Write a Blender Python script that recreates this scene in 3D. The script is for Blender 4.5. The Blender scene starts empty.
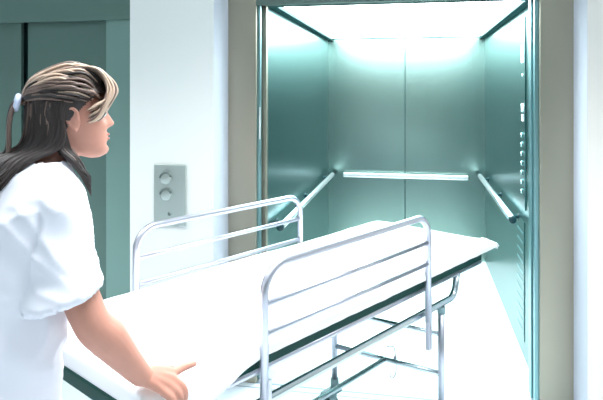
import bpy, bmesh, math, random
from mathutils import Vector, Matrix, noise
random.seed(7)
PI = math.pi
sc = bpy.context.scene
COL = sc.collection
R = math.radians

# ------------------------------------------------------------------ materials
def mat(name, color, rough=0.5, metal=0.0, spec=0.5, bump=None, emit=None, var=None, aniso=0.0, coat=0.0):
    m = bpy.data.materials.new(name); m.use_nodes = True
    nt = m.node_tree; b = nt.nodes['Principled BSDF']
    b.inputs['Base Color'].default_value = (*color, 1)
    b.inputs['Roughness'].default_value = rough
    b.inputs['Metallic'].default_value = metal
    b.inputs['Specular IOR Level'].default_value = spec
    if aniso: b.inputs['Anisotropic'].default_value = aniso
    if coat: b.inputs['Coat Weight'].default_value = coat
    if emit:
        b.inputs['Emission Color'].default_value = (*emit[0], 1)
        b.inputs['Emission Strength'].default_value = emit[1]
    tc = nt.nodes.new('ShaderNodeTexCoord')
    if var:                                   # (scale xyz, amount): gentle colour variation
        mp = nt.nodes.new('ShaderNodeMapping'); mp.inputs['Scale'].default_value = var[0]
        nz = nt.nodes.new('ShaderNodeTexNoise'); nz.inputs['Scale'].default_value = 1; nz.inputs['Detail'].default_value = 4
        mx = nt.nodes.new('ShaderNodeMix'); mx.data_type = 'RGBA'
        k = var[1]
        mx.inputs[6].default_value = (*[c * (1 - k) for c in color], 1)
        mx.inputs[7].default_value = (*[min(1, c * (1 + k)) for c in color], 1)
        nt.links.new(tc.outputs['Object'], mp.inputs['Vector']); nt.links.new(mp.outputs[0], nz.inputs['Vector'])
        nt.links.new(nz.outputs['Fac'], mx.inputs[0]); nt.links.new(mx.outputs[2], b.inputs['Base Color'])
    if bump:                                  # (scale xyz, strength, distance)
        mp = nt.nodes.new('ShaderNodeMapping'); mp.inputs['Scale'].default_value = bump[0]
        nz = nt.nodes.new('ShaderNodeTexNoise'); nz.inputs['Scale'].default_value = 1; nz.inputs['Detail'].default_value = 5
        bp = nt.nodes.new('ShaderNodeBump'); bp.inputs['Strength'].default_value = bump[1]; bp.inputs['Distance'].default_value = bump[2]
        nt.links.new(tc.outputs['Object'], mp.inputs['Vector']); nt.links.new(mp.outputs[0], nz.inputs['Vector'])
        nt.links.new(nz.outputs['Fac'], bp.inputs['Height']); nt.links.new(bp.outputs[0], b.inputs['Normal'])
    return m

M = {}
M['cabin_steel'] = mat('cabin_steel', (0.085, 0.22, 0.222), 0.28, 1.0, bump=((160, 160, 3), 0.10, 0.002), var=((40, 40, 0.6), 0.05))  # same metal as cabin_back; darker reflections of the side walls put into colour
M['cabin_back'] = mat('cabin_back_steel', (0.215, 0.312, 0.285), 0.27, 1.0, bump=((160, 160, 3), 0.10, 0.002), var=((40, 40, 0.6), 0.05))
M['frame_steel'] = mat('frame_steel', (0.43, 0.395, 0.315), 0.42, 1.0, bump=((200, 200, 3), 0.08, 0.002), var=((3, 3, 0.8), 0.05))
M['door_teal'] = mat('door_teal', (0.13, 0.215, 0.19), 0.42, 0.55, bump=((150, 150, 3), 0.06, 0.002), var=((2, 2, 0.8), 0.10))
M['door_frame'] = mat('door_frame', (0.22, 0.36, 0.32), 0.42, 0.5)
M['door_dark'] = mat('door_dark', (0.02, 0.06, 0.055), 0.5, 0.3)
M['trim_teal'] = mat('ceiling_trim', (0.004, 0.06, 0.06), 0.55, 0.0, spec=0.2)
M['wall_white'] = mat('wall_white', (0.76, 0.785, 0.76), 0.75, bump=((60, 60, 60), 0.05, 0.002))
M['head_steel'] = mat('head_steel', (0.16, 0.22, 0.20), 0.42, 1.0)  # darker than the frame; the door head's dark reflection is put into colour
M['wall_green'] = mat('wall_green', (0.15, 0.23, 0.19), 0.75)  # unseen rear wall; dark green chosen for its reflection in the cabin steel
M['steel_lit'] = mat('steel_lit', (0.30, 0.52, 0.55), 0.35, 1.0, bump=((160, 160, 3), 0.08, 0.002))  # lighter copy of cabin_steel; bright jamb reflections put into the colour
M['hook_wire'] = mat('hook_wire', (0.30, 0.36, 0.40), 0.4, 0.8)
M['wall_cream'] = mat('wall_cream', (0.78, 0.745, 0.69), 0.75, bump=((60, 60, 60), 0.05, 0.002))
M['reveal'] = mat('reveal_shade', (0.62, 0.65, 0.73), 0.6)  # shade of the wall returns put into the colour, darker and bluer
M['floor_cabin'] = mat('floor_cabin', (0.88, 0.90, 0.90), 0.35, var=((3, 3, 3), 0.03))
M['floor_lobby'] = mat('floor_lobby', (0.76, 0.84, 0.90), 0.2, var=((2, 2, 2), 0.05))
M['sill'] = mat('sill_aluminium', (0.80, 0.83, 0.86), 0.35, 0.7)
M['groove'] = mat('sill_groove', (0.30, 0.38, 0.46), 0.5, 0.5)
M['ceiling'] = mat('ceiling_white', (0.85, 0.87, 0.87), 0.8)
M['diffuser'] = mat('light_diffuser', (0.9, 0.95, 0.95), 0.5, emit=((0.87, 0.97, 1.0), 14.0))
M['chrome'] = mat('chrome', (0.92, 0.93, 0.95), 0.34, 1.0)
M['rail_steel'] = mat('rail_steel', (0.57, 0.58, 0.65), 0.36, 1.0)
M['tube_steel'] = mat('tube_steel', (0.62, 0.71, 0.74), 0.25, 1.0)
M['dark_cap'] = mat('dark_cap', (0.01, 0.045, 0.055), 0.35)
M['deck_green'] = mat('deck_green', (0.004, 0.05, 0.04), 0.55, 0.0, spec=0.2)
M['rubber'] = mat('rubber', (0.03, 0.08, 0.085), 0.6)
M['grey_plastic'] = mat('grey_plastic', (0.22, 0.34, 0.36), 0.5)
M['sheet'] = mat('white_cotton', (0.93, 0.94, 0.95), 0.9, spec=0.2, bump=((14, 14, 14), 0.15, 0.01))
M['pad'] = mat('mattress_vinyl', (0.75, 0.80, 0.82), 0.5)
M['scrub'] = mat('scrub_cotton', (0.80, 0.80, 0.87), 0.9, spec=0.2, bump=((25, 25, 25), 0.12, 0.006))
M['shoe'] = mat('white_shoe', (0.85, 0.85, 0.86), 0.5)
M['skin'] = mat('skin', (0.57, 0.275, 0.205), 0.5, spec=0.35, var=((22, 22, 22), 0.08))
M['skin'].node_tree.nodes['Principled BSDF'].inputs['Subsurface Weight'].default_value = 0.12
M['skin'].node_tree.nodes['Principled BSDF'].inputs['Subsurface Radius'].default_value = (0.01, 0.004, 0.002)
M['lip'] = mat('lip', (0.50, 0.17, 0.14), 0.4)
M['eye'] = mat('eye_white', (0.8, 0.8, 0.78), 0.2)
M['iris'] = mat('iris', (0.05, 0.04, 0.03), 0.2)
M['hair_dark'] = mat('hair_dark', (0.026, 0.017, 0.015), 0.46, var=((60, 60, 12), 0.35))
M['hair_mid'] = mat('hair_mid', (0.16, 0.105, 0.085), 0.36, var=((60, 60, 12), 0.3))
M['hair_blond'] = mat('hair_blond', (0.50, 0.36, 0.27), 0.4, var=((60, 60, 12), 0.2))
M['hair_tie'] = mat('hair_tie', (0.62, 0.68, 0.85), 0.6)
M['panel_steel'] = mat('call_panel_steel', (0.50, 0.56, 0.53), 0.4, 0.9, bump=((200, 8, 8), 0.05, 0.002))
M['mark_dark'] = mat('mark_dark', (0.16, 0.20, 0.19), 0.4, 0.6)
M['lit_mark'] = mat('lit_button', (0.8, 0.95, 0.97), 0.4, emit=((0.75, 0.97, 1.0), 0.35))
M['white_label'] = mat('white_label', (0.85, 0.9, 0.9), 0.5)

# ------------------------------------------------------------------ mesh helpers
class MB:
    def __init__(self): self.bm = bmesh.new()
    def box(self, x0, x1, y0, y1, z0, z1, bev=0.0, mi=0):
        b2 = bmesh.new()
        bmesh.ops.create_cube(b2, size=1)
        for v in b2.verts:
            v.co = Vector((x0 + (v.co.x + .5) * (x1 - x0), y0 + (v.co.y + .5) * (y1 - y0), z0 + (v.co.z + .5) * (z1 - z0)))
        if bev:
            bmesh.ops.bevel(b2, geom=b2.edges[:], offset=bev, segments=2, affect='EDGES', profile=0.5)
        self._merge(b2, mi); return self
    def _merge(self, b2, mi=0):
        mp = {v: self.bm.verts.new(v.co) for v in b2.verts}
        for f in b2.faces:
            try:
                nf = self.bm.faces.new([mp[v] for v in f.verts]); nf.material_index = mi; nf.smooth = f.smooth
            except ValueError: pass
        b2.free()
    def rings(self, rings, mi=0, cap=True, close=False, smooth=True):
        rr = [[self.bm.verts.new(p) for p in ring] for ring in rings]
        n = len(rr[0]); fs = []
        pairs = list(zip(rr[:-1], rr[1:])) + ([(rr[-1], rr[0])] if close else [])
        for a, b in pairs:
            for i in range(n):
                fs.append(self.bm.faces.new((a[i], a[(i + 1) % n], b[(i + 1) % n], b[i])))
        if cap and not close:
            fs.append(self.bm.faces.new(rr[0][::-1])); fs.append(self.bm.faces.new(rr[-1]))
        for f in fs: f.material_index = mi; f.smooth = smooth
        return self
    def tube(self, pts, r, n=12, mi=0, round_ends=False, flat=None, close=False):
        pts = [Vector(p) for p in pts]
        rs = list(r) if hasattr(r, '__len__') else [r] * len(pts)
        if round_ends:
            d0 = (pts[0] - pts[1]).normalized(); d1 = (pts[-1] - pts[-2]).normalized()
            a, b, ra, rb = pts[0], pts[-1], rs[0], rs[-1]
            pre = [(a + d0 * ra * math.sin(t), ra * math.cos(t)) for t in (1.45, 1.1, 0.7, 0.35)]
            post = [(b + d1 * rb * math.sin(t), rb * math.cos(t)) for t in (0.35, 0.7, 1.1, 1.45)]
            pts = [p for p, _ in pre] + pts + [p for p, _ in post]
            rs = [q for _, q in pre] + rs + [q for _, q in post]
        rings = []; prev = None; N = len(pts)
        for i, p in enumerate(pts):
            if close: t = pts[(i + 1) % N] - pts[i - 1]
            else: t = pts[min(i + 1, N - 1)] - pts[max(i - 1, 0)]
            t.normalize()
            if prev is None:
                ref = Vector((0, 0, 1)) if abs(t.z) < 0.9 else Vector((1, 0, 0))
                s = t.cross(ref).normalized()
            else:
                s = (prev - t * prev.dot(t)).normalized()
            prev = s; u = t.cross(s)
            fl = flat if flat else 1.0
            rings.append([p + (s * math.cos(2 * PI * k / n) + u * math.sin(2 * PI * k / n) * fl) * rs[i] for k in range(n)])
        self.rings(rings, mi, cap=not close, close=close); return self
    def sphere(self, c, r, sx=1, sy=1, sz=1, seg=16, mi=0, mtx=None):
        b2 = bmesh.new(); bmesh.ops.create_uvsphere(b2, u_segments=seg, v_segments=max(6, seg // 2), radius=r)
        for v in b2.verts:
            q = Vector((v.co.x * sx, v.co.y * sy, v.co.z * sz))
            if mtx: q = mtx @ q
            v.co = q + Vector(c)
        for f in b2.faces: f.smooth = True
        self._merge(b2, mi); return self
    def lathe(self, prof, n=24, origin=(0, 0, 0), axis='Z', mi=0):
        o = Vector(origin); rings = []
        for r, h in prof:
            ring = []
            for k in range(n):
                a = 2 * PI * k / n; c, s = math.cos(a) * r, math.sin(a) * r
                p = {'Z': Vector((c, s, h)), 'X': Vector((h, c, s)), 'Y': Vector((s, h, c))}[axis]
                ring.append(o + p)
            rings.append(ring)
        self.rings(rings, mi); return self
    def build(self, name, m, parent=None, smooth=None):
        bmesh.ops.recalc_face_normals(self.bm, faces=self.bm.faces[:])
        me = bpy.data.meshes.new(name); self.bm.to_mesh(me); self.bm.free()
        for x in (m if isinstance(m, (list, tuple)) else [m]): me.materials.append(x)
        o = bpy.data.objects.new(name, me); COL.objects.link(o)
        if parent: o.parent = parent
        return o

def empty(name, loc=(0, 0, 0), rz=0.0):
    o = bpy.data.objects.new(name, None); COL.objects.link(o)
    o.location = loc; o.rotation_euler = (0, 0, rz); o.empty_display_size = 0.1
    return o
def tag(o, label, cat, group=None):
    o['label'] = label; o['category'] = cat
    if group: o['group'] = group
    return o
def struct(o, label=None, cat=None):
    o['kind'] = 'structure'
    if label: o['label'] = label
    if cat: o['category'] = cat
    return o
def fillet(pts, r, n=7):
    pts = [Vector(p) for p in pts]; out = [pts[0]]
    for i in range(1, len(pts) - 1):
        a, b, c = pts[i - 1], pts[i], pts[i + 1]
        d0 = (a - b).normalized(); d1 = (c - b).normalized()
        ang = d0.angle(d1); t = r / math.tan(ang / 2)
        cen = b + (d0 + d1).normalized() * (r / math.sin(ang / 2))
        p0 = b + d0 * t; p1 = b + d1 * t
        for k in range(n + 1):
            s = k / n
            e0 = (p0 - cen); e1 = (p1 - cen); th = e0.angle(e1)
            out.append(cen + (e0 * math.sin((1 - s) * th) + e1 * math.sin(s * th)) / math.sin(th))
    out.append(pts[-1]); return out
def spline(pts, n=6):
    P = [Vector(p) for p in pts]; P = [P[0] * 2 - P[1]] + P + [P[-1] * 2 - P[-2]]; out = []
    for i in range(1, len(P) - 2):
        for k in range(n):
            t = k / n; a, b, c, d = P[i - 1], P[i], P[i + 1], P[i + 2]
            out.append(0.5 * ((2 * b) + (c - a) * t + (2 * a - 5 * b + 4 * c - d) * t * t + (3 * b - a - 3 * c + d) * t ** 3))
    out.append(P[-2]); return out
def lerp(a, b, t): return a + (b - a) * t
def interp(tab, x):
    if x <= tab[0][0]: return tab[0][1:]
    for p, q in zip(tab[:-1], tab[1:]):
        if x <= q[0]:
            t = (x - p[0]) / (q[0] - p[0]); t = t * t * (3 - 2 * t) * 0.5 + t * 0.5
            return [lerp(i, j, t) for i, j in zip(p[1:], q[1:])]
    return tab[-1][1:]
def sstep(a, b, x):
    t = min(1, max(0, (x - a) / (b - a))); return t * t * (3 - 2 * t)

# ------------------------------------------------------------------ camera (level, vertical shift)
EYE = 1.62
cam = bpy.data.cameras.new('camera'); co = bpy.data.objects.new('camera', cam); COL.objects.link(co)
cam.sensor_width = 36; cam.lens = 590 * 36 / 603; cam.shift_y = -110 / 603
co.location = (0, 0, EYE); co.rotation_euler = (R(90), 0, R(10.983)); cam.clip_start = 0.05
sc.camera = co

# ------------------------------------------------------------------ lift cabin
XL, XR, YF, YB, ZC = -0.858, 0.643, 3.36, 5.79, 2.125
YW, YP = 2.91, 3.15          # lobby wall face, steel frame face
ZH = 2.087                    # underside of the door head
SEAM = -0.104
w = MB().box(XL - .04, SEAM - .003, YB, YB + .03, 0.0, ZC + .04, 0.002).box(SEAM + .003, XR + .04, YB, YB + .03, 0, ZC + .04, 0.002)
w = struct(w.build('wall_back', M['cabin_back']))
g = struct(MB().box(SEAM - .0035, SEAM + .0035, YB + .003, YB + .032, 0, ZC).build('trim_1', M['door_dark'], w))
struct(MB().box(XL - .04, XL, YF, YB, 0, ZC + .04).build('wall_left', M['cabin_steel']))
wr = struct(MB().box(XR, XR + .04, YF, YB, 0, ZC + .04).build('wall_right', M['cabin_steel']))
# cabin front returns and header
fw = MB().box(XL - .12, XL, 3.33, YF, 0, ZC + .04).box(.596, XR + .12, 3.33, YF, 0, ZC + .04, .002)
fw.box(XL - .12, XR + .12, 3.33, YF - .002, ZH + .03, ZC + .10)
struct(fw.build('wall_front', M['steel_lit']))
struct(MB().box(XL - .04, XR + .04, 3.34, YB + .03, -0.04, 0).build('floor', M['floor_cabin']))
struct(MB().box(XL - .04, XR + .04, YF, YB + .03, ZC + .06, ZC + .10).build('ceiling', M['ceiling']))
# luminous ceiling
cl = empty('ceiling_light', ((XL + XR) / 2, (YF + YB) / 2, ZC))
tag(cl, 'glowing white ceiling of the lift cabin with dark teal edge trim', 'ceiling light')
cx, cy = cl.location.x, cl.location.y
hw, hd = (XR - XL) / 2, (YB - YF) / 2
for i in range(3):
    y0 = -hd + .03 + i * (2 * hd - .05) / 3; y1 = y0 + (2 * hd - .05) / 3 - .006
    MB().box(-hw + .055, hw - .055, y0, y1, 0.004, 0.03, 0.003).build('diffuser_panel', M['diffuser'], cl)
for s in (-1, 1):
    a, b = sorted((s * (hw - .001), s * (hw - .054)))
    MB().box(a, b, -hd + .005, hd - .001, -0.018, 0.03, 0.003).build('edge_trim', M['trim_teal'], cl)
MB().box(-hw + .055, hw - .055, hd - .02, hd - .001, -0.004, 0.03, 0.002).build('back_trim', M['trim_teal'], cl)

# handrails
def handrail(name, length, loc, rz, label, flat):
    """bar runs along local +X, wall lies at local +Y"""
    t = empty(name, loc, rz); tag(t, label, 'handrail', 'handrails in the lift cabin')
    L = length / 2
    if flat:
        MB().box(-L, L, -0.075, -0.050, -0.022, 0.022, 0.007).build('rail_bar', M['chrome'], t)
    else:
        MB().tube([(-L, -.062, 0), (L, -.062, 0)], 0.021, 20).build('rail_bar', M['chrome'], t)
        for s in (-1, 1):
            MB().lathe([(0.001, 0), (.0225, 0), (.0225, .022), (.016, .027), (.001, .027)], 20, (s * L, -.062, 0), 'X').build('end_cap', M['dark_cap'], t) if s > 0 else \
            MB().lathe([(0.001, 0), (.0225, 0), (.0225, -.022), (.016, -.027), (.001, -.027)], 20, (s * L, -.062, 0), 'X').build('end_cap', M['dark_cap'], t)
    for x in (-L * .86, 0.0, L * .86) if not flat else (-L * .8, L * .8):
        MB().tube([(x, -.055, -.004), (x, -.03, -.010), (x, -.001, -.010)], 0.011, 12).build('bracket', M['dark_cap'], t)
        MB().lathe([(0.001, 0), (.024, 0), (.024, .006), (.001, .006)], 18, (x, -.0065, -.010), 'Y').build('wall_plate', M['dark_cap'], t)
    return t
handrail('handrail', 1.18, (-0.107, YB, 0.795), 0, 'flat chrome handrail across the back wall of the lift', True)
handrail('handrail', 2.22, (XL, 4.56, 0.80), R(90), 'round chrome handrail with dark end caps on the left lift wall', False)
handrail('handrail', 1.86, (XR, 4.74, 0.825), R(-90), 'round chrome handrail on the lift wall that carries the button panel', False)

# control panel on the right wall near the door
cp = empty('control_panel', (XR, 3.78, 1.0)); tag(cp, 'tall steel button panel on the right wall of the lift cabin', 'control panel')
MB().box(-.006, 0, -.075, .085, -0.10, 1.06, 0.002).build('face_plate', M['cabin_steel'], cp)
MB().box(-.010, -.005, -.035, .040, 0.785, 0.895, 0.002).build('display', M['lit_mark'], cp)
MB().box(-.008, -.005, -.01, .004, .91, 1.02, 0.001).build('light_strip', M['lit_mark'], cp)
for z in (0.71,):
    MB().lathe([(.001, 0), (.010, 0), (.010, -.004), (.001, -.004)], 16, (-.006, 0, z), 'X').build('key_switch', M['lit_mark'], cp)
for yy in (-.022, .024):
    MB().tube([(-.008, yy + .010, .527), (-.008, yy - .004, .537), (-.008, yy - .008, .507), (-.008, yy, .487)], 0.0045, 8).build('arrow_mark', M['lit_mark'], cp)
MB().box(-.009, -.005, -.030, .030, 0.430, 0.472, 0.001).build('notice_plate', M['white_label'], cp)
for i, z in enumerate((.345, .288, .231, .174, .117, .060, .003)):
    b = MB().lathe([(.001, 0), (.017, 0), (.017, -.006), (.001, -.006)], 20, (-.005, .012, z), 'X').build('button', M['cabin_steel'], cp)
    pts = [(-.0125, .012 + .010 * math.cos(t), z + .010 * math.sin(t)) for t in [R(20 + 30 * k) for k in range(9)]]
    MB().tube(pts, 0.0035, 8).build('lit_ring', M['lit_mark'], b)
# ventilation slots low on the right wall
vg = empty('vent_grille', (XR, 3.87, 0.2)); tag(vg, 'slotted vent grille low on the lift wall below the button panel', 'vent grille')
MB().box(-.004, 0, -.125, .125, -0.10, 0.62, 0.001).build('grille_plate', M['cabin_steel'], vg)
for i in range(11):
    z = -.06 + i * .06
    MB().box(-.007, -.0035, -.105, .105, z, z + .014, 0.001).build('slot', M['steel_lit'], vg)

# landing: doors retracted at the sides, sills, steel frame, lobby walls
dl = MB().box(-1.20, -0.852, 3.185, 3.215, 0.012, ZH + .04, 0.003)
dl = struct(dl.build('door_1', M['steel_lit']), 'landing door edge retracted into the left jamb', 'lift door')
MB().box(-.8580, -.8515, 3.181, 3.1855, 1.345, 1.525, 0.001).build('edge_strip', M['white_label'], dl)
d2 = struct(MB().box(-1.20, -0.834, 3.250, 3.285, 0.012, ZH + .04, 0.003).build('door_2', M['frame_steel']), 'car door edge behind the left jamb', 'lift door')
struct(MB().box(.594, .96, 3.185, 3.215, 0.012, ZH + .04, 0.003).build('door_3', M['steel_lit']), 'landing door edge retracted into the right jamb', 'lift door')
struct(MB().box(.588, .96, 3.250, 3.285, 0.012, ZH + .04, 0.003).build('door_4', M['steel_lit']), 'car door edge behind the right jamb', 'lift door')
FR0, FR1, FL0, FL1 = .614, .774, -.867, -1.029
def jamb(x0, x1, name, m):
    return struct(MB().box(min(x0, x1), max(x0, x1), YP, YP + .028, 0, 2.40, 0.003).build(name, m))
jamb(FR0, FR1, 'trim_2', M['frame_steel'])
jamb(FL0, FL1, 'trim_3', M['frame_steel'])
hd_ = struct(MB().box(FL0, FR0, YP + .002, YP + .03, ZH, 2.40, 0.003).build('trim_4', M['head_steel']))
struct(MB().box(FL1 + .05, FR1 - .05, YP + .03, 3.33, ZH + .012, ZH + .10).build('trim_5', M['door_dark']))
# sills
sl = MB().box(FL1, FR1, 3.168, 3.30, -.03, 0.0)
sl = struct(sl.build('trim_6', M['sill']))
sg = MB()
sg.box(FL1, FR1, YP, YP + .018, -.03, -0.002)
sg.box(FL1, FR1, YP - .050, YP - .040, -.03, 0.0005)
struct(sg.build('trim_7', M['groove']))
struct(MB().box(FL1, FR1, 3.30, 3.34, -.03, 0.0).build('trim_8', M['sill']))
# lobby
PX = -1.495
struct(MB().box(-6, 5, -4, YP, -.05, 0).build('floor_lobby', M['floor_lobby']))
struct(MB().box(PX, FL1, YW, 3.38, 0, 2.7).build('wall_pier', M['wall_white']))
struct(MB().box(FL1 - .001, FL1 + .002, YW + .004, YP, 0, 2.7).build('trim_9', M['reveal']))
struct(MB().box(FR1, 5, YW, 3.38, 0, 2.7).build('wall_lobby_right', M['wall_cream']))
struct(MB().box(FR1 - .002, FR1 + .001, YW + .004, YP, 0, 2.7).build('trim_10', M['reveal']))
struct(MB().box(FL1, FR1, YW, YP, 2.40, 2.7).build('wall_lobby_header', M['wall_white']))
struct(MB().box(-6, 5, -4, 3.4, 2.7, 2.75).build('ceiling_lobby', M['ceiling']))
struct(MB().box(-6, 5, -4.05, -4, 0, 2.7).build('wall_lobby_rear', M['wall_green']))
# second lift entrance, closed, left of the pier
DH = 2.025
struct(MB().box(PX, -1.765, YP, YP + .03, 0, DH, 0.003).build('trim_11', M['door_frame']))
struct(MB().box(-3.35, PX, YP - .02, YP + .03, DH, 2.7, 0.003).build('trim_12', M['door_teal']))
struct(MB().box(-2.315, -1.74, YP + .05, YP + .08, 0.01, DH + .03, 0.004).build('door_5', M['door_teal']), 'closed teal lift door leaf beside the white pier', 'lift door')
struct(MB().box(-2.90, -2.345, YP + .03, YP + .06, 0.01, DH + .03, 0.004).build('door_6', M['door_teal']), 'closed teal lift door leaf at the picture edge', 'lift door')
struct(MB().box(-3.35, PX, YP + .10, YP + .13, 0, 2.7).build('wall_shaft', M['door_dark']))
struct(MB().box(-3.2, -2.90, YP, YP + .03, 0, DH, 0.003).build('trim_13', M['door_frame']))
struct(MB().box(-6, -3.2, YW, 3.38, 0, 2.7).build('wall_lobby_left', M['wall_white']))

# call panel on the pier
kp = empty('call_panel', (-1.264, YW, 1.073)); tag(kp, 'brushed steel lift call panel on the white pier', 'call panel')
MB().box(-.089, .089, -.014, 0, -0.163, 0.158, 0.004).build('face_plate', M['panel_steel'], kp)
for i, z in enumerate((.085, .0)):
    b = MB().lathe([(.001, 0), (.032, 0), (.032, -.007), (.027, -.010), (.001, -.010)], 28, (-.02, -.013, z), 'Y').build('call_button', M['panel_steel'], kp)
    pts = [(-.02 + .030 * math.cos(t), -.023, z + .030 * math.sin(t)) for t in [R(15 + 16 * k) for k in range(11)]]
    MB().tube(pts, 0.005, 8).build('button_arc', M['mark_dark'], b)  # dark arc drawn over the upper half of each button
MB().lathe([(.001, 0), (.010, 0), (.010, -.004), (.001, -.004)], 18, (0, -.013, -.10), 'Y').build('key_switch', M['mark_dark'], kp)

# ------------------------------------------------------------------ stretcher
GD = R(59.13)
OX, OY = 0.3181, 3.0128
UX, UY = math.cos(GD), math.sin(GD)
BU, BV = -0.97, 0.325
def base(u, v): return (OX + UX * u - UY * v, OY + UY * u + UX * v, 0)
st = empty('stretcher', base(BU, BV), GD)
tag(st, 'wheeled hospital stretcher with raised side rails pushed towards the open lift', 'stretcher')
def L(u, v, z): return Vector((u - BU, v - BV, z))
def lb(mb, u0, u1, v0, v1, z0, z1, bev=0.0):
    return mb.box(u0 - BU, u1 - BU, v0 - BV, v1 - BV, z0, z1, bev)
UN, W = -1.945, 0.66
# deck: dark green bed frame and its panel
d = MB()
lb(d, UN, 0, 0, .03, .786, .828, .005); lb(d, UN, 0, W - .03, W, .786, .828, .005)
lb(d, UN, UN + .03, .03, W - .03, .786, .828, .005); lb(d, -.03, 0, .03, W - .03, .786, .828, .005)
lb(d, UN + .03, -.03, .03, W - .03, .800, .814)
deck = d.build('deck', M['deck_green'], st)
for v in (.012, W - .012):
    MB().tube([L(UN + .02, v, .777), L(-.005, v, .777)], .0125, 12).build('side_tube', M['rail_steel'], st)
# lower bumper tubes
for v in (.0125, W - .0125):
    p = fillet([L(-.235, v, .778), L(-.265, v, .672), L(-1.70, v, .672), L(-1.73, v, .778)], .06)
    MB().tube(p, .0145, 14).build('lower_rail', M['tube_steel'], st)
# legs with casters
LEGS = ((-.385, .012), (-.475, W - .115), (-1.60, .012), (-1.66, W - .115))
for u, v in LEGS:
    lg = MB().tube([L(u, v, .17), L(u, v, .66 if v < .1 else .79)], .0145, 14).build('leg', M['rail_steel'], st)
    MB().tube([L(u, v, .63), L(u, v, .66)], .0175, 14).build('leg_collar', M['grey_plastic'], lg)
    f = MB().tube([L(u, v, .15), L(u, v, .20)], .021, 14)
    lb(f, u - .075, u + .022, v - .030, v + .030, .137, .152, .004)
    for s in (-1, 1): lb(f, u - .072, u - .020, v + s * .027 - .003, v + s * .027 + .003, .05, .14, .002)
    f.build('caster_fork', M['grey_plastic'], lg)
    o = L(u - .045, v, .065)
    MB().lathe([(.012, -.020), (.055, -.020), (.064, -.012), (.065, 0), (.064, .012), (.055, .020), (.012, .020)], 28, o, 'Y').build('caster_wheel', M['rubber'], lg)
# cross bars
for a, b in ((0, 1), (2, 3)):
    (u0, v0), (u1, v1) = LEGS[a], LEGS[b]
    MB().tube([L(u0, v0, .535), L(u1, v1, .535)], .010, 12).build('cross_bar', M['tube_steel'], st)
    MB().tube([L(u0, v0, .36), L(u1, v1, .36)], .0115, 12).build('cross_bar', M['tube_steel'], st)
um0, vm = (LEGS[0][0] + LEGS[1][0]) / 2, (LEGS[0][1] + LEGS[1][1]) / 2
um1 = (LEGS[2][0] + LEGS[3][0]) / 2
MB().tube([L(um0, vm, .36), L(um1, vm, .36)], .0115, 12).build('centre_bar', M['tube_steel'], st)
# side rails
def side_rail(v, u0, u1, top, mid, low, side):
    o = MB().tube(fillet([L(u0, v, .60), L(u0, v, top), L(u1, v, top), L(u1, v, .655)], .085, 10), .0135, 14).build('side_rail', M['rail_steel'], st)
    for z in (mid, low):
        MB().tube([L(u0, v, z), L(u1, v, z)], .0095, 12).build('crossbar', M['rail_steel'], o)
    for u in (u0, u1):
        m = MB(); lb(m, u + .010, u + .034, min(v, v + side * .020), max(v, v + side * .020), .53, .755, .003)
        m.build('bracket', M['rail_steel'], o)
    return o
side_rail(-.028, -1.525, -.570, 1.097, .986, .898, 1)
side_rail(W + .028, -1.500, -.570, 1.094, .982, .880, -1)

# mattress and sheet
mt = empty('mattress', (*base(BU, BV)[:2], .815), GD)
tag(mt, 'thin mattress under a crisp white sheet on the stretcher', 'mattress')
def ML(u, v, z): return Vector((u - BU, v - BV, z - .815))
pad = MB(); pad.box(UN + .01 - BU, .06 - BU, .012 - BV, W - .012 - BV, .001, .048, .012)
pad.build('pad', M['pad'], mt)
NU, NT = 150, 46
rings = []
def sheet_profile(u):
    v0, v1, top = -.020, W + .022, .872
    rr = .030
    botR = lerp(.831, .742, sstep(-1.50, -1.86, u)); botL = .826
    # ends: the cloth turns down over the mattress
    eF = sstep(-.02, .125, u); eN = sstep(UN + .05, UN - .03, u)
    top -= .014 * eF ** 3 + .004 * math.sin(u * 3.1) ** 2
    w_in = .012 * eF ** 2
    pts = []
    for k in range(6): pts.append((v0, lerp(botR, top - rr, k / 5)))
    for k in range(1, 7): a = k / 6 * PI / 2; pts.append((v0 + rr * (1 - math.cos(a)), top - rr + rr * math.sin(a)))
    for k in range(1, 22): pts.append((lerp(v0 + rr, v1 - rr, k / 22), top))
    for k in range(0, 7): a = PI / 2 - k / 6 * PI / 2; pts.append((v1 - rr + rr * math.cos(a), top - rr + rr * math.sin(a)))
    for k in range(1, 6): pts.append((v1, lerp(top - rr, botL, k / 5)))
    out = []
    for (v, z) in pts:
        n1 = noise.noise(Vector((u * 3, v * 4, 1.3))) * .006 + noise.noise(Vector((u * 9, v * 12, 5.3))) * .0022
        side = v < v0 + .02 or v > v1 - .02
        if side: v += noise.noise(Vector((u * 14, z * 6, 2.0))) * .004 - (.004 if v < 0 else -.004)
        else: z += n1
        out.append((v, z))
    return out
us = [lerp(UN + .012, .115, i / (NU - 1)) for i in range(NU)]
bm = bmesh.new(); rows = []
for u in us: rows.append([bm.verts.new(ML(u, v, z)) for v, z in sheet_profile(u)])
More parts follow.
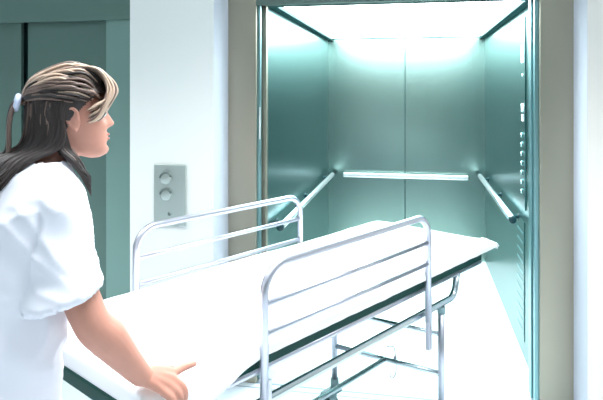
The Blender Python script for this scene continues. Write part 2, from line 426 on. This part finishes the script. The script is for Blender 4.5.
# far end: hangs down a little, ragged edge; near end: turned down to the deck
def end_flap(row, sgn, drop, ragged):
    prev = row; nrow = 5
    n = len(row); new = []
    for j in range(1, nrow + 1):
        t = j / nrow; cur = []
        for i, v in enumerate(row):
            if i < 6 or i > n - 7:
                q = v.co.copy(); q.x += sgn * .010 * t
            else:
                q = v.co.copy()
                rag = (noise.noise(Vector((v.co.y * 38, 3, 1))) * .016 + noise.noise(Vector((v.co.y * 90, 1, 4))) * .008) if ragged else 0
                q.x += sgn * ((.020 if ragged else .006) * math.sin(t * PI / 2) + rag * .5 * t)
                q.z += -drop * (1 - math.cos(t * PI / 2)) + rag * t
                q.z = max(q.z, .003 if ragged else .005)
            cur.append(bm.verts.new(q))
        for i in range(n - 1):
            bm.faces.new((prev[i], prev[i + 1], cur[i + 1], cur[i]))
        prev = cur
for a, b in zip(rows[:-1], rows[1:]):
    for i in range(len(a) - 1): bm.faces.new((a[i], a[i + 1], b[i + 1], b[i]))
end_flap(rows[-1], 1, .040, True)
end_flap(rows[0], -1, .055, False)
for f in bm.faces: f.smooth = True
bmesh.ops.recalc_face_normals(bm, faces=bm.faces[:])
# fringe of folded cloth at the far corner
me = bpy.data.meshes.new('sheet'); bm.to_mesh(me); bm.free(); me.materials.append(M['sheet'])
sh = bpy.data.objects.new('sheet', me); COL.objects.link(sh); sh.parent = mt
so = sh.modifiers.new('thick', 'SOLIDIFY'); so.thickness = .003; so.offset = 0
tu = MB()
for k in range(9):
    v = -.012 + k * .014; z = .858 - .003 * abs(k - 4)
    u0 = .105 + .01 * math.sin(k * 2.1)
    tu.tube(spline([ML(u0, v + .01, z + .002), ML(u0 + .03, v, z - .004 - .004 * (k % 3)), ML(u0 + .048 + .008 * math.sin(k * 3), v - .006, z - .020 - .006 * (k % 2))], 4), [.009] * 4 + [.008, .007, .0065, .006, .004], 8, flat=.7)
tu.build('sheet_fold', M['sheet'], mt)

# wire hook hanging on the cross bar
ub, vb = um0 + .018, vm - .03
hk = empty('wire_hook', (*base(ub, vb)[:2], .36), GD)
tag(hk, 'thin bent wire hook hanging from the stretcher cross bar', 'hook')
pts = spline([(-.014, .03, .055), (-.006, .012, .062), (0, -.006, .058), (.002, -.012, .02), (.004, -.016, -.02), (.002, -.014, -.055), (.004, -.006, -.075), (0, .008, -.088), (-.004, .016, -.075), (-.004, .014, -.062)], 6)
MB().tube([Vector((p[0] * .4, p[1] - .002, p[2])) for p in pts], .0028, 8).build('wire', M['hook_wire'], hk)
MB().sphere((0.001, -.0125, .012), .008, 1, 1, 1.4, 12).build('clip', M['hook_wire'], hk)

# ------------------------------------------------------------------ nurse
NB_U, NB_V = -2.14, .22
pn = empty('person', base(NB_U, NB_V), GD)
tag(pn, 'person in white short sleeved scrubs with hair tied back, pushing the stretcher', 'person')
def P(u, v, z): return Vector((u - NB_U, v - NB_V, z))

HC = P(-1.982, .240, 1.556)
HY = R(-21)
HM = Matrix.Translation(HC) @ Matrix.Rotation(HY, 4, 'Z') @ Matrix.Rotation(R(-2), 4, 'Y')
HT = [(-.121, .066, .040, .014), (-.112, .082, .012, .034), (-.095, .087, -.020, .047), (-.072, .086, -.045, .055), (-.05, .085, -.062, .061),
      (-.025, .085, -.076, .066), (0, .084, -.088, .070), (.03, .089, -.096, .0735), (.055, .086, -.096, .072), (.08, .070, -.084, .061), (.097, .045, -.062, .045), (.108, .018, -.036, .025), (.112, .0, -.012, .006)]
def headpt(a, z, off=0.0, face=True):
    f, b, h = interp(HT, z)
    cxx = (f + b) / 2; rx = (f - b) / 2
    ca, sa = math.cos(a), math.sin(a)
    ex = 2.25
    k = (abs(ca) ** ex + abs(sa) ** ex) ** (-1 / ex)
    x = cxx + (rx + off) * ca * k; y = (h + off) * sa * k
    if face and ca > 0:
        g = lambda y0, z0, sy, sz: math.exp(-((y - y0) / sy) ** 2 - ((z - z0) / sz) ** 2)
        # nose: ridge growing towards the tip
        if -.050 < z < .022:
            t = (0.022 - z) / .054
            ridge = .026 * max(0, min(1, t)) ** 1.25 * (1 if z > -.034 else max(0, 1 - (-.034 - z) / .013))
            x += ridge * math.exp(-(y / lerp(.009, .014, min(1, t))) ** 2)
        x += .008 * g(0, -.060, .020, .005) + .0075 * g(0, -.0725, .018, .005) - .003 * g(0, -.0665, .02, .0025)
        x += .007 * g(0, -.104, .018, .012) - .003 * g(0, -.086, .025, .007)
        for s in (-1, 1):
            x += -.011 * g(s * .031, -.002, .014, .011) + .005 * g(s * .03, .020, .022, .007) + .004 * g(s * .040, -.032, .018, .014)
    return Vector((x, y, z))
hb = MB(); rr_ = []
for i in range(56):
    z = -.121 + .233 * (i / 55)
    rr_.append([HM @ headpt(2 * PI * k / 72, z) for k in range(72)])
hb.rings(rr_)
for s in (-1, 1):
    e = Matrix.Rotation(R(-10), 4, 'Y') @ Matrix.Rotation(s * R(18), 4, 'Z')
    e3 = (HM @ e).to_3x3()
    c = HM @ Vector((-.004, s * .077, -.012))
    hb.sphere(c, .03, .56, .18, 1.0, 18, mtx=e3)
    hb.tube(spline([c + e3 @ Vector((x, s * .005, z)) for x, z in ((.012, .004), (.013, .020), (.002, .031), (-.013, .024), (-.017, .006), (-.011, -.014), (-.001, -.026))], 4), .0042, 10, round_ends=True)
    hb.sphere(HM @ Vector((-.002, s * .074, -.036)), .0105, .8, .6, 1.0, 12, mtx=e3)
# neck, trunk
def limb(pts, rs, n=18, k=5, mb=None):
    s = spline(pts, k); q = []
    for i in range(len(pts) - 1):
        for j in range(k): q.append(lerp(rs[i], rs[i + 1], j / k))
    q.append(rs[-1]); (mb or hb).tube(s, q, n, round_ends=True)
limb([P(-2.075, .25, 1.36), P(-2.045, .25, 1.43), HM @ Vector((-.015, 0, -.065))], [.062, .053, .052])
def loft(mb, secs, n=40, k=4, p=2.3):
    rings = []
    for i in range(len(secs) - 1):
        for j in range(k if i < len(secs) - 2 else k + 1):
            t = j / k; s = [lerp(a, b, t * t * (3 - 2 * t) * .5 + t * .5) for a, b in zip(secs[i], secs[i + 1])]
            z, u, v, a, b = s; ring = []
            for m in range(n):
                th = 2 * PI * m / n; ca, sa = math.cos(th), math.sin(th)
                q = (abs(ca) ** p + abs(sa) ** p) ** (-1 / p)
                ring.append(P(u + a * ca * q, v + b * sa * q, z))
            rings.append(ring)
    mb.rings(rings)
TS = [(.80, -2.205, .205, .105, .155), (.92, -2.205, .205, .105, .16), (1.06, -2.170, .215, .095, .130), (1.20, -2.125, .235, .105, .145), (1.30, -2.105, .245, .10, .155), (1.36, -2.085, .248, .065, .115), (1.40, -2.075, .25, .05, .065)]
loft(hb, TS)
RS, LS = P(-2.080, .090, 1.355), P(-2.080, .410, 1.355)
RE, LE = P(-2.058, .004, 1.088), P(-2.070, .515, 1.085)
RW, LW = P(-1.938, -.018, .925), P(-1.945, .625, .925)
for S, E_, Wr in ((RS, RE, RW), (LS, LE, LW)):
    limb([S + Vector((-.006, -.022 if S is LS else .022, -.018)), lerp(S, E_, .5) + Vector((-.014, -.012 if S is LS else .012, 0)), E_, lerp(E_, Wr, .35) + Vector((0, 0, .002)), lerp(E_, Wr, .75), Wr], [.046, .045, .042, .045, .034, .0275], 20)
# legs under the trousers
for v, du in ((.115, .0), (.300, -.16)):
    limb([P(-2.205, v, .86), P(-2.172 + du * .45, v, .48), P(-2.175 + du, v, .10)], [.080, .058, .042])
    limb([P(-2.17 + du, v, .07), P(-2.10 + du, v, .045), P(-2.02 + du, v, .035)], [.042, .040, .032])
# hands: palm, four fingers, thumb
def hand(wr, mir):
    """right hand grips the mattress edge v~-.02 from outside; local offsets are mirrored for the left hand"""
    def q(du, dv, z): return Vector((wr.x + du, wr.y + dv * mir, z))
    wz = wr.z
    # palm, a flattened bar of three metacarpal tubes
    K = [q(.090, -.014, .902), q(.074, -.026, .898), q(.056, -.032, .892), q(.038, -.034, .884)]      # knuckles index..little
    for i, kk in enumerate(K):
        s0 = Vector((wr.x + .006, wr.y - .004 * (i - 1.5) * mir, wz - .004 * i))
        limb([s0, lerp(s0, kk, .55) + Vector((0, 0, .003)), kk], [.017, .0145, .0112], 14)
    tips = []
    LEN = (1.0, 1.08, 1.0, .80)
    for i, kk in enumerate(K):
        l = LEN[i]
        a = kk + Vector((.020 * l, -.016 * mir, -.026 * l))
        b = a + Vector((.006, .002 * mir, -.026 * l))
        c = b + Vector((-.002, .012 * mir, -.014 * l))
        if i == 0:                                   # the index finger lies straight along the edge
            a, b, c = (kk + Vector((x, y * mir, z)) for x, y, z in ((.030, .006, .000), (.054, .011, -.004), (.074, .014, -.007)))
        limb([kk, a, b, c], [.0112, .0102, .0094, .0082], 14)
    # thumb leaves the palm side near the wrist and lies along the sheet
    limb([q(.010, .012, wz - .010), q(.042, .030, .906), q(.078, .030, .898), q(.112, .022, .893)], [.016, .0145, .0108, .0085], 14)
hand(RW, 1); hand(LW, -1)
body = hb.build('body_raw', M['skin'])
def bake(o, name, voxel, smooth_it, fac=0.5, parent=None, m=None):
    r = o.modifiers.new('r', 'REMESH'); r.mode = 'VOXEL'; r.voxel_size = voxel; r.use_smooth_shade = True
    s = o.modifiers.new('s', 'SMOOTH'); s.iterations = smooth_it; s.factor = fac
    dg = bpy.context.evaluated_depsgraph_get(); dg.update()
    me = bpy.data.meshes.new_from_object(o.evaluated_get(dg)); me.name = name
    bpy.data.objects.remove(o)
    n = bpy.data.objects.new(name, me); COL.objects.link(n); n.parent = parent
    me.materials.clear(); me.materials.append(m)
    for p in me.polygons: p.use_smooth = True
    return n
body = bake(body, 'body', .0036, 3, parent=pn, m=M['skin'])
# eyes, brows, lips
for s in (-1, 1):
    c = HM @ Vector((.0735, s * .031, -.001))
    e = MB().sphere(c, .0115, seg=18).build('eye', M['eye'], body)
    MB().sphere(HM @ Vector((.0825, s * .0315, -.001)), .0052, .55, 1, 1, 12, mtx=HM.to_3x3()).build('iris', M['iris'], body)
    MB().tube(spline([HM @ headpt(s * a, z, .001) for a, z in ((.16, .020), (.35, .026), (.55, .022))], 5), [.0030] * 6 + [.0034] * 4 + [.002], 8, flat=.6).build('eyebrow', M['hair_mid'], body)
for z in (-.0605, -.0718):
    MB().tube(spline([HM @ (headpt(a, z) + Vector((-.0015, 0, 0))) for a in (-.27, -.13, 0, .13, .27)], 4), [.001] + [.0032] * 15 + [.001], 8).build('lip', M['lip'], body)

# scrub top
tb = MB()
SS = [(.74, -2.205, .205, .132, .190), (.86, -2.205, .205, .128, .185), (1.00, -2.190, .212, .122, .172), (1.12, -2.150, .225, .128, .172), (1.22, -2.120, .237, .135, .178), (1.30, -2.105, .245, .125, .180), (1.365, -2.088, .248, .100, .178), (1.405, -2.082, .25, .084, .130), (1.432, -2.072, .25, .070, .088), (1.455, -2.062, .25, .064, .066)]
loft(tb, SS, 56, 5)
for S, E_, sg_ in ((RS, RE, -1), (LS, LE, 1)):
    hem = lerp(S, E_, .78) + Vector((-.042, sg_ * -.022, 0))
    ax = [S + Vector((-.002, -sg_ * .03, .008)), S + Vector((0, sg_ * .006, -.012)), lerp(S, hem, .4) + Vector((.004, sg_ * .008, 0)), lerp(S, hem, .75), hem]
    rad = [.058, .056, .060, .074, .093]
    sp = spline(ax, 5); rads = []
    for i in range(4):
        for j in range(5): rads.append(lerp(rad[i], rad[i + 1], j / 5))
    rads.append(rad[-1]); rings = []
    for i, (p, r) in enumerate(zip(sp, rads)):
        tdir = (sp[min(i + 1, len(sp) - 1)] - sp[max(i - 1, 0)]).normalized()
        if i > len(sp) - 8: tdir = (hem - S).normalized().lerp(Vector((.30, 0, -1)).normalized(), .8).normalized()
        a = Vector((1, 0, 0)); a = (a - tdir * a.dot(tdir)).normalized(); b = tdir.cross(a)
        rings.append([p + a * math.cos(t) * r * 1.0 + b * math.sin(t) * r * .82 for t in [2 * PI * k / 36 for k in range(36)]])
    tb.rings(rings)
top = tb.build('top_raw', M['scrub'])
top = bake(top, 'scrub_top', .006, 6, parent=pn, m=M['scrub'])
bm = bmesh.new(); bm.from_mesh(top.data)
hems = []
for S, E_, sg_ in ((RS, RE, -1), (LS, LE, 1)):
    hems.append((lerp(S, E_, .78) + Vector((-.042, sg_ * -.022, 0)), Vector((.30, 0, -1)).normalized()))
bm.normal_update()
kill = []
for f in bm.faces:
    c = f.calc_center_median()
    for h, dn in hems:
        if f.normal.dot(dn) > .55 and (c - h).length < .1 and abs((c - h).dot(dn)) < .03: kill.append(f); break
    else:
        if c.z < .76 and f.normal.z < -.6: kill.append(f)
        elif c.z > 1.438 and f.normal.z > .5 : kill.append(f)
bmesh.ops.delete(bm, geom=kill, context='FACES')
for v in bm.verts:                                   # cloth folds
    c = v.co
    n = noise.noise(Vector((c.x * 6, c.y * 6, c.z * 3))) * .008
    n += (1 - abs(noise.noise(Vector((c.x * 9 + c.z * 5, c.y * 9 - c.z * 6, c.z * 4 + 3))))) ** 4 * .010
    n += (1 - abs(noise.noise(Vector((c.x * 5 - c.z * 7, c.y * 12, c.z * 7 + 9))))) ** 5 * .008
    v.co += v.normal * (n - .004) * sstep(1.43, 1.30, c.z)
for v in bm.verts:                                   # even hems
    if v.is_boundary:
        for h, dn in hems:
            if (v.co - h).length < .13: v.co -= dn * (v.co - h).dot(dn)
bm.to_mesh(top.data); bm.free()
for p in top.data.polygons: p.use_smooth = True
so = top.modifiers.new('thick', 'SOLIDIFY'); so.thickness = .003; so.offset = 1
# trousers
lb_ = MB()
loft(lb_, [(.62, -2.200, .205, .110, .165), (.74, -2.205, .205, .120, .175), (.86, -2.205, .205, .118, .175), (.98, -2.195, .21, .110, .160)], 48, 5)
for v, du in ((.115, .0), (.300, -.16)):
    limb([P(-2.20, v, .80), P(-2.17 + du * .45, v, .48), P(-2.175 + du, v, .09)], [.112, .092, .082], 22, 6, lb_)
tr = bake(lb_.build('trousers_raw', M['scrub']), 'scrub_trousers', .009, 5, parent=pn, m=M['scrub'])
for v, du in ((.115, .0), (.300, -.16)):
    m = MB(); limb([P(-2.185 + du, v, .050), P(-2.10 + du, v, .052), P(-2.00 + du, v, .045), P(-1.955 + du, v, .038)], [.047, .048, .040, .030], 18, 5, m)
    for vv in m.bm.verts: vv.co.z = max(vv.co.z, .012)
    s_ = m.build('shoe', M['shoe'], pn)
    m = MB(); m.tube([P(-2.22 + du, v, .008), P(-2.10 + du, v, .008), P(-1.94 + du, v, .008)], [.045, .050, .034], 20, flat=.16, round_ends=True)
    for vv in m.bm.verts: vv.co.z = max(vv.co.z, 0.0)
    m.build('sole', M['rubber'], s_)

# hair: scalp cap, swept locks, fringe, loose back hair, tie
hc = MB(); grid = []
NZ, NA = 100, 160
for i in range(NZ):
    z = -.10 + (.112 + .10) * i / (NZ - 1)
    row = []
    for k in range(NA):
        a = 2 * PI * k / NA
        off = .013 + .003 * noise.noise(Vector((math.cos(a) * 5, math.sin(a) * 5, z * 12)))
        p = headpt(a, z, off, face=False)
        if z > .07: p.z += .012 * sstep(.07, .112, z)
        row.append(p)
    grid.append(row)
vm_ = {}
def gv(i, k):
    k %= NA
    if (i, k) not in vm_: vm_[(i, k)] = hc.bm.verts.new(HM @ grid[i][k])
    return vm_[(i, k)]
for i in range(NZ - 1):
    for k in range(NA):
        c = (grid[i][k] + grid[i + 1][(k + 1) % NA]) / 2
        lim = interp([(-.11, -.030), (-.05, -.028), (-.02, -.018), (.012, .010), (.03, .028), (.05, .055), (.062, .20), (.2, .3)], c.z)[0]
        if c.x < lim:
            f = hc.bm.faces.new((gv(i, k), gv(i, k + 1), gv(i + 1, k + 1), gv(i + 1, k))); f.smooth = True
hc.bm.faces.new([gv(NZ - 1, k) for k in range(NA)])
hair = hc.build('hair', M['hair_dark'], pn)
so = hair.modifiers.new('thick', 'SOLIDIFY'); so.thickness = .008; so.offset = -1
TIE = Vector((-.122, -.006, .040))
def surf(x, y, off):
    """point on the scalp reached from inside towards (x, y, z direction)"""
    return None
rnd = random.Random(3)
def onhead(az, el, off):
    d = Vector((math.cos(el) * math.cos(az), math.cos(el) * math.sin(az), math.sin(el)))
    return Vector((-.005 + d.x * (.096 + off), d.y * (.076 + off), .020 + d.z * (.099 + off)))
lk = MB()
# top locks: from the front hairline back over the head to the tie
CH = Vector((-.005, 0, .02))
for i in range(170):
    az0 = rnd.uniform(-1.9, 1.9)
    el0 = rnd.uniform(.50, 1.1) if abs(az0) < .8 else rnd.uniform(.10, .85)
    p0 = onhead(az0, el0, .010)
    pts = [p0]; lift = rnd.uniform(.0, .010)
    for t in (.3, .6, .85):
        d = (p0.lerp(TIE, t) - CH).normalized()
        pts.append(CH + Vector((d.x * .108, d.y * .089, d.z * .110)) + d * lift)
    pts.append(TIE + Vector((rnd.uniform(-.006, .006), rnd.uniform(-.014, .014), rnd.uniform(-.010, .010))))
    s = spline([HM @ p for p in pts], 5); n = len(s); r = rnd.uniform(.0050, .0085); x = rnd.random()
    hi = .42 if el0 > .45 else .12
    mi = 2 if x < hi else (1 if x < hi + .35 else 0)
    lk.tube(s, [r * (.5 + .5 * math.sin(PI * min(1, (j + 1) / n * 1.1) * .9)) for j in range(n)], 7, mi=mi, flat=.6)
# fringe: swept from the crown forwards and down to the temple
for i in range(120):
    y = rnd.uniform(-.070, .060)
    drop = rnd.uniform(.000, .040) if y > -.03 else rnd.uniform(-.012, .03)
    bul = rnd.uniform(.0, .018)
    fx = .098 - 4.5 * y * y
    pts = [(.0, y * .55, .126 + rnd.uniform(-.004, .003)), (.058 + bul * .3, y * .85, .112 + bul * .4), (fx + bul, y * 1.05, .072 + rnd.uniform(-.006, .006)), (fx + bul - .006, y * 1.15 - .004, .040), (fx - .026 + bul * .3, y * 1.22 - .010, drop)]
    if y < -.02: pts.append((fx - .052, y * 1.25 - .014, drop - .014))
    s = spline([HM @ Vector(p) for p in pts], 5); n = len(s); r = rnd.uniform(.0045, .0075)
    x = rnd.random(); mi = 2 if x < .62 else (1 if x < .86 else 0)
    lk.tube(s, [r * (.65 + .35 * math.sin(PI * (j + 1) / (n + 1))) if j < n - 3 else r * (.65 - .18 * (j - n + 4)) for j in range(n)], 7, mi=mi, flat=.6)
# side and back hair falling to the shoulders
for i in range(230):
    a = rnd.uniform(1.60, 2 * PI - 1.80)         # around the back of the head
    near = i % 3 == 0
    if near: a = rnd.uniform(2 * PI - 2.25, 2 * PI - 1.82)
    top_ = rnd.uniform(.05, .42) if not near else rnd.uniform(.0, .25)
    p0 = onhead(a, top_, .010); p1 = onhead(a, -.25, .014)
    sp_ = rnd.uniform(-.012, .012); w1 = HM @ p0; w2 = HM @ p1
    if near:                                       # past the ear, in front of the near shoulder
        w3 = HM @ Vector((-.030 + sp_, -.074 + sp_ * .4, -.085))
        w4 = P(-2.012 + sp_, .158 + sp_ * .5, 1.435); w5 = P(-1.976 + sp_ * .6, .150 + sp_, 1.365 + rnd.uniform(-.02, .03))
    else:
        w3 = HM @ Vector((p1.x * 1.0 - .012 + sp_ * .6, p1.y * 1.0, -.075))
        w4 = HM @ Vector((p1.x * .9 - .088 + sp_, p1.y * 1.2, -.108)); w5 = HM @ Vector((p1.x * .75 - .150 + sp_, p1.y * 1.4 + sp_, -.150 + rnd.uniform(-.035, .012)))
    s = spline([w1, w2, w3, w4, w5], 5); n = len(s); r = rnd.uniform(.006, .0115)
    x = rnd.random(); mi = 0 if x < .84 else 1
    lk.tube(s, [r * (.6 + .4 * math.sin(PI * (j + 1) / (n + 1))) if j < n - 4 else r * .6 * (n - j) / 4.5 for j in range(n)], 7, mi=mi, flat=.6)
lk.build('swept_hair', [M['hair_dark'], M['hair_mid'], M['hair_blond']], hair)
# gathered tail below the tie
pt = MB()
for i in range(34):
    a = rnd.uniform(0, 2 * PI); q = rnd.uniform(0, .022)
    o = Vector((0, math.cos(a) * q, math.sin(a) * q * .6))
    pts = [TIE + o * .35 + Vector((.004, 0, 0)), TIE + o * .6 + Vector((-.018, 0, -.012)), TIE + o + Vector((-.030, 0, -.055)), TIE + o * 1.3 + Vector((-.034, 0, -.12)), TIE + o * 1.5 + Vector((-.052 + rnd.uniform(-.012, .012), 0, -.19 + rnd.uniform(-.03, .03)))]
    s = spline([HM @ p for p in pts], 5); n = len(s); r = rnd.uniform(.005, .009)
    pt.tube(s, [r if j < n - 4 else r * (n - j) / 4.5 for j in range(n)], 7, mi=(2 if i % 9 == 0 else (1 if i % 4 == 0 else 0)), flat=.7)
pt.build('ponytail', [M['hair_dark'], M['hair_mid'], M['hair_blond']], hair)
tie = MB()
c = TIE + Vector((-.010, 0, -.004))
ring = [HM @ (c + Vector((.004 * math.sin(t), .021 * math.cos(t), .016 * math.sin(t)))) for t in [2 * PI * k / 24 for k in range(24)]]
tie.tube(ring, .008, 10, close=True)
tie.build('hair_tie', M['hair_tie'], pn)

# ------------------------------------------------------------------ light
def area(name, loc, size, power, color, rot=(0, 0, 0)):
    l = bpy.data.lights.new(name, 'AREA'); l.shape = 'RECTANGLE'; l.size, l.size_y = size; l.energy = power; l.spread = R(115); l.color = color
    o = bpy.data.objects.new(name, l); COL.objects.link(o); o.location = loc; o.rotation_euler = rot; return o
for i, (x, y) in enumerate(((-2.6, 1.7), (-.3, 1.7), (2.0, 1.7), (-2.6, -1.2), (-.3, -1.2), (2.0, -1.2))):
    area('lobby_lamp', (x, y, 2.68), (1.2, .6), 34, (.97, .99, 1.0))
wd = bpy.data.worlds.new('world'); sc.world = wd; wd.use_nodes = True
wd.node_tree.nodes['Background'].inputs[0].default_value = (.86, .93, 1.0, 1)
wd.node_tree.nodes['Background'].inputs[1].default_value = 0.45
sc.view_settings.view_transform = 'Standard'; sc.view_settings.look = 'None'
sc.view_settings.exposure = 0.0; sc.view_settings.gamma = 1.0; sc.view_settings.use_curve_mapping = False
